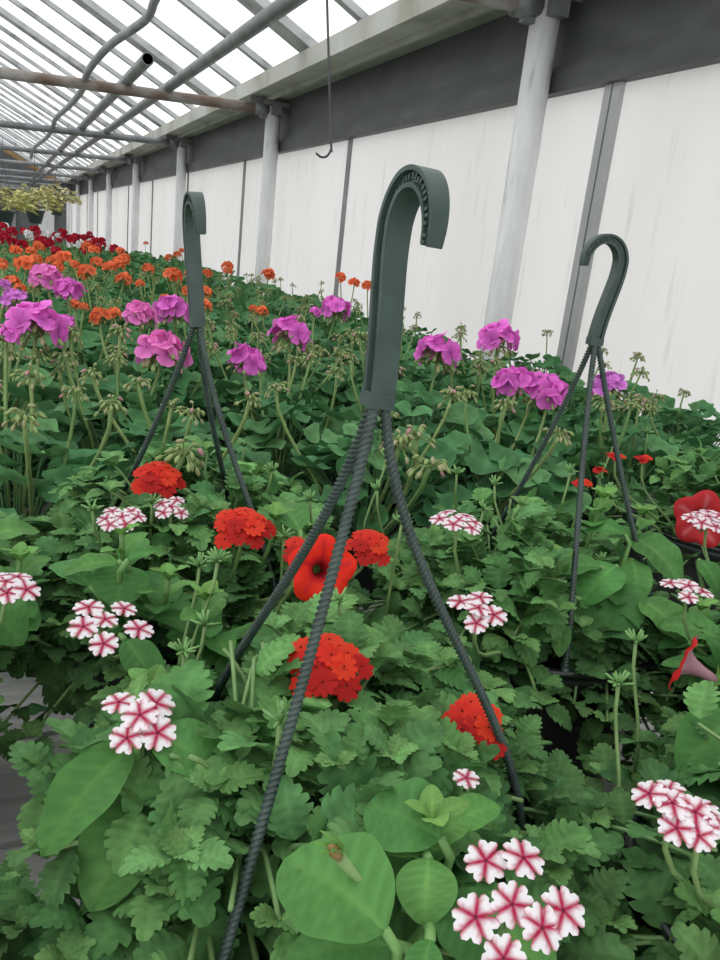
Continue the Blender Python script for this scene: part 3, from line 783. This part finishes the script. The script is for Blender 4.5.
# --- basket 3
verbena_plant(B3, 2.2, 4.3, 36, 'striped verbena at the left of the rimmed basket with two striped clusters', -.215, .195,
    [(pz(458, 520, -.205), 'stripe', .0082, 7, .0155, .15), (pz(478, 610, -.215), 'stripe', .0082, 5, .0150, .25)], buds=4)
verbena_plant(B3, .3, 2.3, 28, 'leafy red verbena at the back of the rimmed basket with one small scarlet bloom', -.22, .19,
    [(pz(582, 482, -.20), 'red', .0065, 4, .006, .3)], buds=4)
verbena_plant(B3, 4.3, 6.6, 26, 'flowerless verbena spilling over the black rim facing the camera', -.262, .165, buds=3)
petunia_plant((.49, .53), [pz(602, 498, -.205), pz(640, 515, -.215), pz(560, 560, -.24)], [lf(612, 575, 603, 647, -.262, 1.35), lf(600, 566, 542, 573, -.245, .75), lf(630, 536, 684, 578, -.235, .85), lf(616, 566, 582, 600, -.245, 1.1),
    lf(632, 560, 640, 602, -.25, 1.0), lf(625, 534, 584, 527, -.225, 1.1), lf(575, 598, 520, 630, -.265, .85), lf(640, 600, 690, 640, -.27, 1.1), lf(560, 620, 560, 655, -.28, .9)],
    'petunia in the rimmed basket with large round glossy leaves and tall shoots')
# --- basket 4, 5, 6, 7
verbena_plant(B4, 1.6, 7.8, 80, 'striped verbena at the right edge with a flat cluster above the drooping trumpet', -.235, .205,
    [(pz(688, 588, -.222), 'stripe', .0080, 5, .0150, .05), (pz(708, 517, -.215), 'stripe', .0088, 8, .0170, .25)], buds=4)
petunia_plant((.60, .38), [pz(735, 640, -.25), pz(700, 610, -.26)], [lf(735, 715, 680, 768, -.26, 1.0), lf(700, 560, 720, 590, -.25, 1.0), lf(720, 640, 660, 620, -.27, .9)],
    'petunia at the right edge with a red open bloom and pale backward-facing trumpet',
    flowers=[(pz(702, 519, -.235), (-.55, -.75, .35), .030, (.46, .02, .025), (.52, .14, .16), .8), (pz(684, 662, -.262), (-.52, .76,   .22), .022, (.62, .02, .02), (.62, .02, .02), 1.45)])
verbena_plant(B5, 1.3, 7.5, 88, 'striped verbena in the bottom right corner with a tilted half-shaded cluster', -.235, .225,
    [(pz(672, 805, -.225), 'stripe', .0078, 5, .0115, .3), (pz(702, 826, -.228), 'stripe', .0075, 5, .0105, .3)], buds=3, leaf=.037)
verbena_plant(B6, -1.8, 1.4, 46, 'striped verbena at the left edge with a cluster cut by the frame', -.225, .195,
    [(pz(6, 583, -.225), 'stripe', .0082, 6, .014, .25)])
verbena_plant(B8, -1.5, 1.5, 28, 'leafy verbena in the bottom left corner without flowers', -.275, .185)
petunia_plant((-.07, .60), [pz(20, 560, -.24)], [lf(-30, 600, 25, 640, -.25, 1.1), lf(-20, 540, 40, 525, -.24, 1.0)], 'petunia at the left edge, leaves only, beside a striped verbena')
verbena_plant(B7, 2.0, 8.2, 48, 'red verbena near the wall sill with tiny scattered scarlet flowers', -.23, .19,
    [(pz(643, 457, -.20), 'red', .006, 6, .009, .1), (pz(616, 455, -.205), 'red', .006, 6, .010, .1), (pz(600, 469, -.215), 'red', .006, 3, .005, .2)], buds=5)

# ================================================================== GERANIUMS
def geranium_foliage(seed, n=46, rad=.165, simple=False):
    global rnd
    keep = rnd; rnd = random.Random(seed)
    mb = MB()
    for i in range(n):
        u = (i+.5)/n; a = i*2.39996+rnd.uniform(-.3, .3)
        el = .12+1.35*(1-u)          # steep in the middle, flat at the rim
        rr = rad*math.sqrt(u)*rnd.uniform(.85, 1.1); zz = .13+.115*(1-u)+rnd.uniform(-.02, .022)-.05*max(0, u-.6)
        if u > .72: zz -= rnd.uniform(0, .06)
        p = V((rr*math.cos(a), rr*math.sin(a), zz))
        s = V((.25*p.x, .25*p.y, .09))
        nr = nrm(V((p.x*2.4, p.y*2.4, .42))+jit(.28)*1.0)
        dd = V((math.cos(a), math.sin(a), 0))+jit(.5)
        sz = rnd.uniform(.048, .075)*(.8 if u < .15 else 1)
        mb.tube([s, (s+p)/2+V((0, 0, .012)), p-nr*.003], .0017, 4, col=GGL, mi=1, cap=False)
        k = rnd.uniform(.78, 1.22)*(.75+.35*min(1, zz/.2)); c = mix3(GG, GGL, rnd.random()**2)  # low inner leaves darkened, the shade under the dome painted into their tint
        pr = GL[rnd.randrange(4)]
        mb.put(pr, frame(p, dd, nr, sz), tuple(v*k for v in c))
    rnd = keep
    return mb.mesh('geranium_foliage', ['geranium', 'stalk'])
GF = [geranium_foliage(100+i, 58) for i in range(6)]
GFF = [geranium_foliage(200+i, 34) for i in range(3)]
def gpot():
    mb = MB(); mb.lathe([(.0, .002), (.042, .002), (.055, .095), (.059, .096), (.059, .108), (.053, .108), (.051, .092), (.0, .094)], 20); return mb.mesh('pot', ['pot'])
GPOT = gpot()
# one straight and one curved stalk per head are built where they stand
def stalk(t, base, P_, kind, size, bloom, buds, r=.0026):
    loc = P_-base
    s = V((loc.x*.25+rnd.uniform(-.02, .02), loc.y*.25+rnd.uniform(-.02, .02), .10))
    lean = V((rnd.uniform(-.02, .02), rnd.uniform(-.02, .02), 0))
    neck = loc-V((0, 0, size*.35))
    pts = bez(s, s+V((0, 0, .05))+lean, neck-V((0, 0, .06))+lean*.5, neck, 7)
    mb = MB(); mb.tube(pts, [r*1.1]*4+[r]*4, 6, col=mix3((.17, .30, .10), (.26, .34, .12), rnd.random()))
    st = obj('flower_stalk', mb, 'stalk', t)
    if buds:
        o = link('bud_cluster', BUD[kind][rnd.randrange(len(BUD[kind]))], st)
        o.location = neck; o.scale = (buds,)*3; o.rotation_euler = (rnd.uniform(-.25, .25), rnd.uniform(-.25, .25), rnd.uniform(0, 6))
    if bloom:
        o = link('blossom', BL[kind][rnd.randrange(len(BL[kind]))], st)
        o.location = loc-V((0, 0, size*.15)); o.scale = (size,)*3; o.rotation_euler = (rnd.uniform(-.3, .3), rnd.uniform(-.3, .3), rnd.uniform(0, 6))
def atw(p, z): return atz(p, z)
heads = []      # (pixel, height, colour, pixel width, with blossom)
for px, py, z, w in ((36, 322, -.150, 58), (6, 335, -.15, 26), (62, 322, -.155, 24), (161, 347, -.175, 54), (47, 276, -.115, 32), (69, 288, -.125, 30),
                  (140, 313, -.155, 36), (174, 308, -.15, 38), (290, 331, -.152, 46), (246, 358, -.195, 42), (336, 307, -.145, 32), (315, 311, -.15, 13),
                  (438, 350, -.158, 50), (499, 336, -.128, 44), (514, 380, -.175, 44), (549, 388, -.178, 44)):
    heads.append((px, py, z, 'pink', w, True))
for px, py, z, w in ((14, 298, -.14, 24), (4, 284, -.13, 14), (608, 384, -.18, 36)): heads.append((px, py, z, 'lilac', w, True))
for px, py, w in ((12, 281, 16), (25, 263, 19), (36, 259, 13), (51, 260, 11), (63, 258, 19), (58, 266, 11), (87, 271, 19), (40, 283, 15), (97, 261, 13), (109, 266, 13), (124, 257, 11), (124, 278, 17),
                  (100, 315, 22), (114, 313, 16), (74, 303, 12), (84, 306, 10), (3, 266, 8), (173, 274, 20), (206, 291, 15), (167, 300, 17), (205, 305, 16), (148, 268, 13), (262, 311, 15), (253, 308, 9), (20, 287, 12), (2, 262, 10), (75, 264, 10), (16, 250, 12), (140, 283, 10), (187, 290, 12)):
    heads.append((px, py, -.14 if py < 300 else -.17, 'orange', w, True))
for px, py in ((38, 352), (92, 370), (112, 400), (138, 378), (24, 412), (66, 353), (192, 408), (184, 449), (262, 352), (276, 384), (297, 357), (352, 330), (370, 345), (418, 432), (430, 460), (342, 350), (452, 366), (632, 402), (480, 360), (505, 400),
               (232, 322), (226, 300), (300, 318), (360, 333), (208, 320), (70, 330), (10, 350), (120, 330), (315, 345), (250, 395), (400, 440), (560, 430), (604, 398), (210, 345), (30, 372), (535, 372)):
    heads.append((px, py, -.19 if py > 340 else -.16, 'pink', 0, False))
HP = []
for (px, py, z, col, w, bl) in heads:
    w3 = atz((px, py), z); HP.append([w3, col, w, bl, (px, py)])
rows = []; y = 1.00; i = 0
while y < 9.1:
    rows.append(y); y += .235 if i < 6 else (.29 if i < 11 else .36); i += 1
plants = []
for ri, y in enumerate(rows):
    x = 1.46-(.06 if ri % 2 else 0); ci = 0
    while x > -.20:
        plants.append(dict(x=x+rnd.uniform(-.025, .025), y=y+rnd.uniform(-.03, .03), r=ri, c=ci, heads=[]))
        x -= .245 if ri < 6 else .29; ci += 1
for h in HP:
    w3 = h[0]
    best = min(plants, key=lambda p: math.hypot(p['x']-w3.x, p['y']+.04-w3.y)+.02*len(p['heads']))
    best['heads'].append(h)
ordw = ['next to', 'second from', 'third from', 'fourth from', 'fifth from', 'sixth from', 'seventh from', 'eighth from']
roww = ['front row', 'second row', 'third row', 'fourth row', 'fifth row', 'sixth row', 'seventh row', 'eighth row', 'ninth row']
numw = ['no', 'one', 'two', 'three', 'four', 'five', 'six', 'seven', 'eight', 'nine', 'ten']
for p in plants:
    cnt = {}
    for h in p['heads']:
        if h[3]: cnt[h[1]] = cnt.get(h[1], 0)+1
    yy = p['y']
    fill = 'pink' if yy < 2.4 else ('orange' if yy < 4.6 else ('red' if rnd.random() < .80 else 'white'))
    col = max(cnt, key=cnt.get) if cnt else fill
    if p['x'] > 1.36 and min(abs(p['y']-q) for q in PY) < .27: p['x'] -= .13
    base = V((p['x'], p['y'], BZ))
    # skip what lies outside the camera's cone with a margin for a step to the side
    pr = proj((base.x, base.y, -.28))
    if pr[0] > 1060 or pr[0] < -240: continue
    extra = []
    if yy > 2.7:
        if col == 'orange' and not cnt and rnd.random() < .55: extra = [('orange', .034)]
        if yy > 4.2 and yy < 5.0 and rnd.random() < .7: extra.append(('white' if rnd.random() < .75 else 'orange', .032))
        if yy >= 4.7: extra = [(fill, rnd.uniform(.034, .046)) for _ in range(rnd.choice((1, 2, 2, 3)) if fill == 'red' else rnd.choice((1, 1, 2)))]
    if yy > 3.6 and proj(base+V((0, 0, .36)))[0] > 100: extra = [('orange', .032)] if rnd.random() < .22 else []
    nb = sum(cnt.values())
    for e in extra: cnt[e[0]] = cnt.get(e[0], 0)+1
    tone = {'pink': 'pink', 'lilac': 'lilac', 'orange': 'orange', 'red': 'red', 'white': 'white'}
    if yy < 3.0:
        blo = ' and '.join('%s %s' % (numw[v], tone[k]) for k, v in sorted(cnt.items()))
        what = 'geranium with %s bloom%s' % (blo, '' if sum(cnt.values()) == 1 else 's') if cnt else 'leafy green geranium in bud without blooms'
        lab = '%s, %s behind baskets, %s white wall' % (what, roww[min(p['r'], 8)], ordw[min(p['c'], 7)]); grp = 'geraniums in the near rows'
    else:
        c_ = sorted(cnt) ; what = ' and '.join(tone[k] for k in c_) if c_ else None
        lab = ('%s flowering geranium in the crowded far part of the bench' % what) if what else 'geranium without open blooms in the crowded far part of the bench'
        grp = ('far %s geraniums' % what) if what else 'far geraniums without blooms'
    t = thing('potted_geranium', lab, 'geranium', base, grp)
    link('pot', GPOT, t)
    near = yy < 2.6
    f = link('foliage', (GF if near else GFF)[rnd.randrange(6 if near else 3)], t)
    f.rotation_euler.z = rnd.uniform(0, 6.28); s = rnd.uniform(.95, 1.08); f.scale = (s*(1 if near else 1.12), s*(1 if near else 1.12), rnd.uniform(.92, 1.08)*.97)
    for (w3, hc, w, bl, pix) in p['heads']:
        dist = w3.length; size = (w/2/FPX*dist)*1.12 if w else 0
        if bl: stalk(t, base, w3, hc, size, True, size*.75 if near else 0)
        else: stalk(t, base, w3, hc, .02, False, rnd.uniform(.017, .023))
    for (hc, size) in extra:
        stalk(t, base, base+V((rnd.uniform(-.12, .12), rnd.uniform(-.12, .12), .36+rnd.uniform(-.035, .03))), hc, size, True, 0)
    if yy < 4.6:
        for q_ in range(rnd.choice((1, 2, 2)) if near else 2):
            stalk(t, base, base+V((rnd.uniform(-.11, .11), rnd.uniform(-.11, .11), .30+rnd.uniform(-.02, .035))), col, .02, False, rnd.uniform(.015, .021), .0022)

# ================================================================== FAR HANGING PLANTS
for (px, py, y, foliage, lab) in ((4, 214, 10.3, (.50, .50, .20), 'far hanging basket with yellow-green trailing plant, at the left edge near the end wall'),
                             (35, 213, 11.3, (.55, .54, .24), 'far hanging basket in a green pot with yellow-green plant, middle of the row'),
                             (57, 206, 12.6, (.60, .58, .32), 'far hanging basket nearest the wall with loose pale yellow foliage')):
    c = aty((px, py), y)
    t = thing('hanging_basket', lab, 'hanging basket', c, 'hanging baskets near the end wall')
    mb = MB(); mb.lathe([(.0, -.13), (.075, -.13), (.115, .02), (.125, .02), (.125, .04), (.11, .04), (.0, .03)], 20); obj('pot', mb, 'plastic', t)
    mb = MB()
    for i in range(230):
        a = rnd.uniform(0, 6.28); rr = .30*math.sqrt(rnd.random()); zz = .30*(1-(rr/.36)**2)*rnd.uniform(.25, 1.0)+.02
        p = V((rr*math.cos(a), rr*math.sin(a), zz))
        d = nrm(V((math.cos(a), math.sin(a), rnd.uniform(-.5, .5)))); k = rnd.uniform(.7, 1.3)
        blade(mb, VL, p, d, UP+jit(.6), rnd.uniform(.05, .09), tuple(v*k for v in foliage))
        if i % 6 == 0: mb.tube([V((0, 0, .03)), p*.6+V((0, 0, .05)), p], .003, 4, col=(.2, .25, .1), mi=1)
    obj('foliage', mb, ['verbena', 'stalk'], t)
    top = .81-c.z-.002*0
    mb = MB()
    for k in range(3):
        an = k*2.094; mb.tube([V((.12*math.cos(an), .12*math.sin(an), .035)), V((0, 0, .55)), V((0, 0, max(.6, top)))], .003, 5)
    obj('hanger_wire', mb, 'wire', t)

# ================================================================== LIGHT, CAMERA
for o in list(bpy.data.objects):
    if o.parent is None: o.location.z += OZ
w = bpy.data.worlds.new('overcast_sky'); bpy.context.scene.world = w; w.use_nodes = True
nt = w.node_tree; bg = nt.nodes['Background']
bg.inputs['Color'].default_value = (.97, .985, 1.0, 1); bg.inputs['Strength'].default_value = 1.55
sun = bpy.data.lights.new('soft_daylight', 'SUN'); sun.energy = .8; sun.angle = math.radians(60); sun.color = (1, .985, .96)
so = bpy.data.objects.new('soft_daylight', sun); COL.objects.link(so); so.rotation_euler = (math.radians(-18), math.radians(-22), 0)
cd = bpy.data.cameras.new('camera'); cam = bpy.data.objects.new('camera', cd); COL.objects.link(cam)
cd.sensor_fit = 'VERTICAL'; cd.sensor_height = 36; cd.lens = FPX/960*36; cd.clip_start = .02; cd.clip_end = 200
right = R @ V((1, 0, 0)); upv = R @ V((0, -1, 0)); back = R @ V((0, 0, -1))
cam.matrix_world = M(((right.x, upv.x, back.x, 0), (right.y, upv.y, back.y, 0), (right.z, upv.z, back.z, OZ), (0, 0, 0, 1)))
sc = bpy.context.scene; sc.camera = cam
sc.view_settings.view_transform = 'Standard'; sc.view_settings.look = 'None'; sc.view_settings.exposure = 0; sc.view_settings.gamma = 1
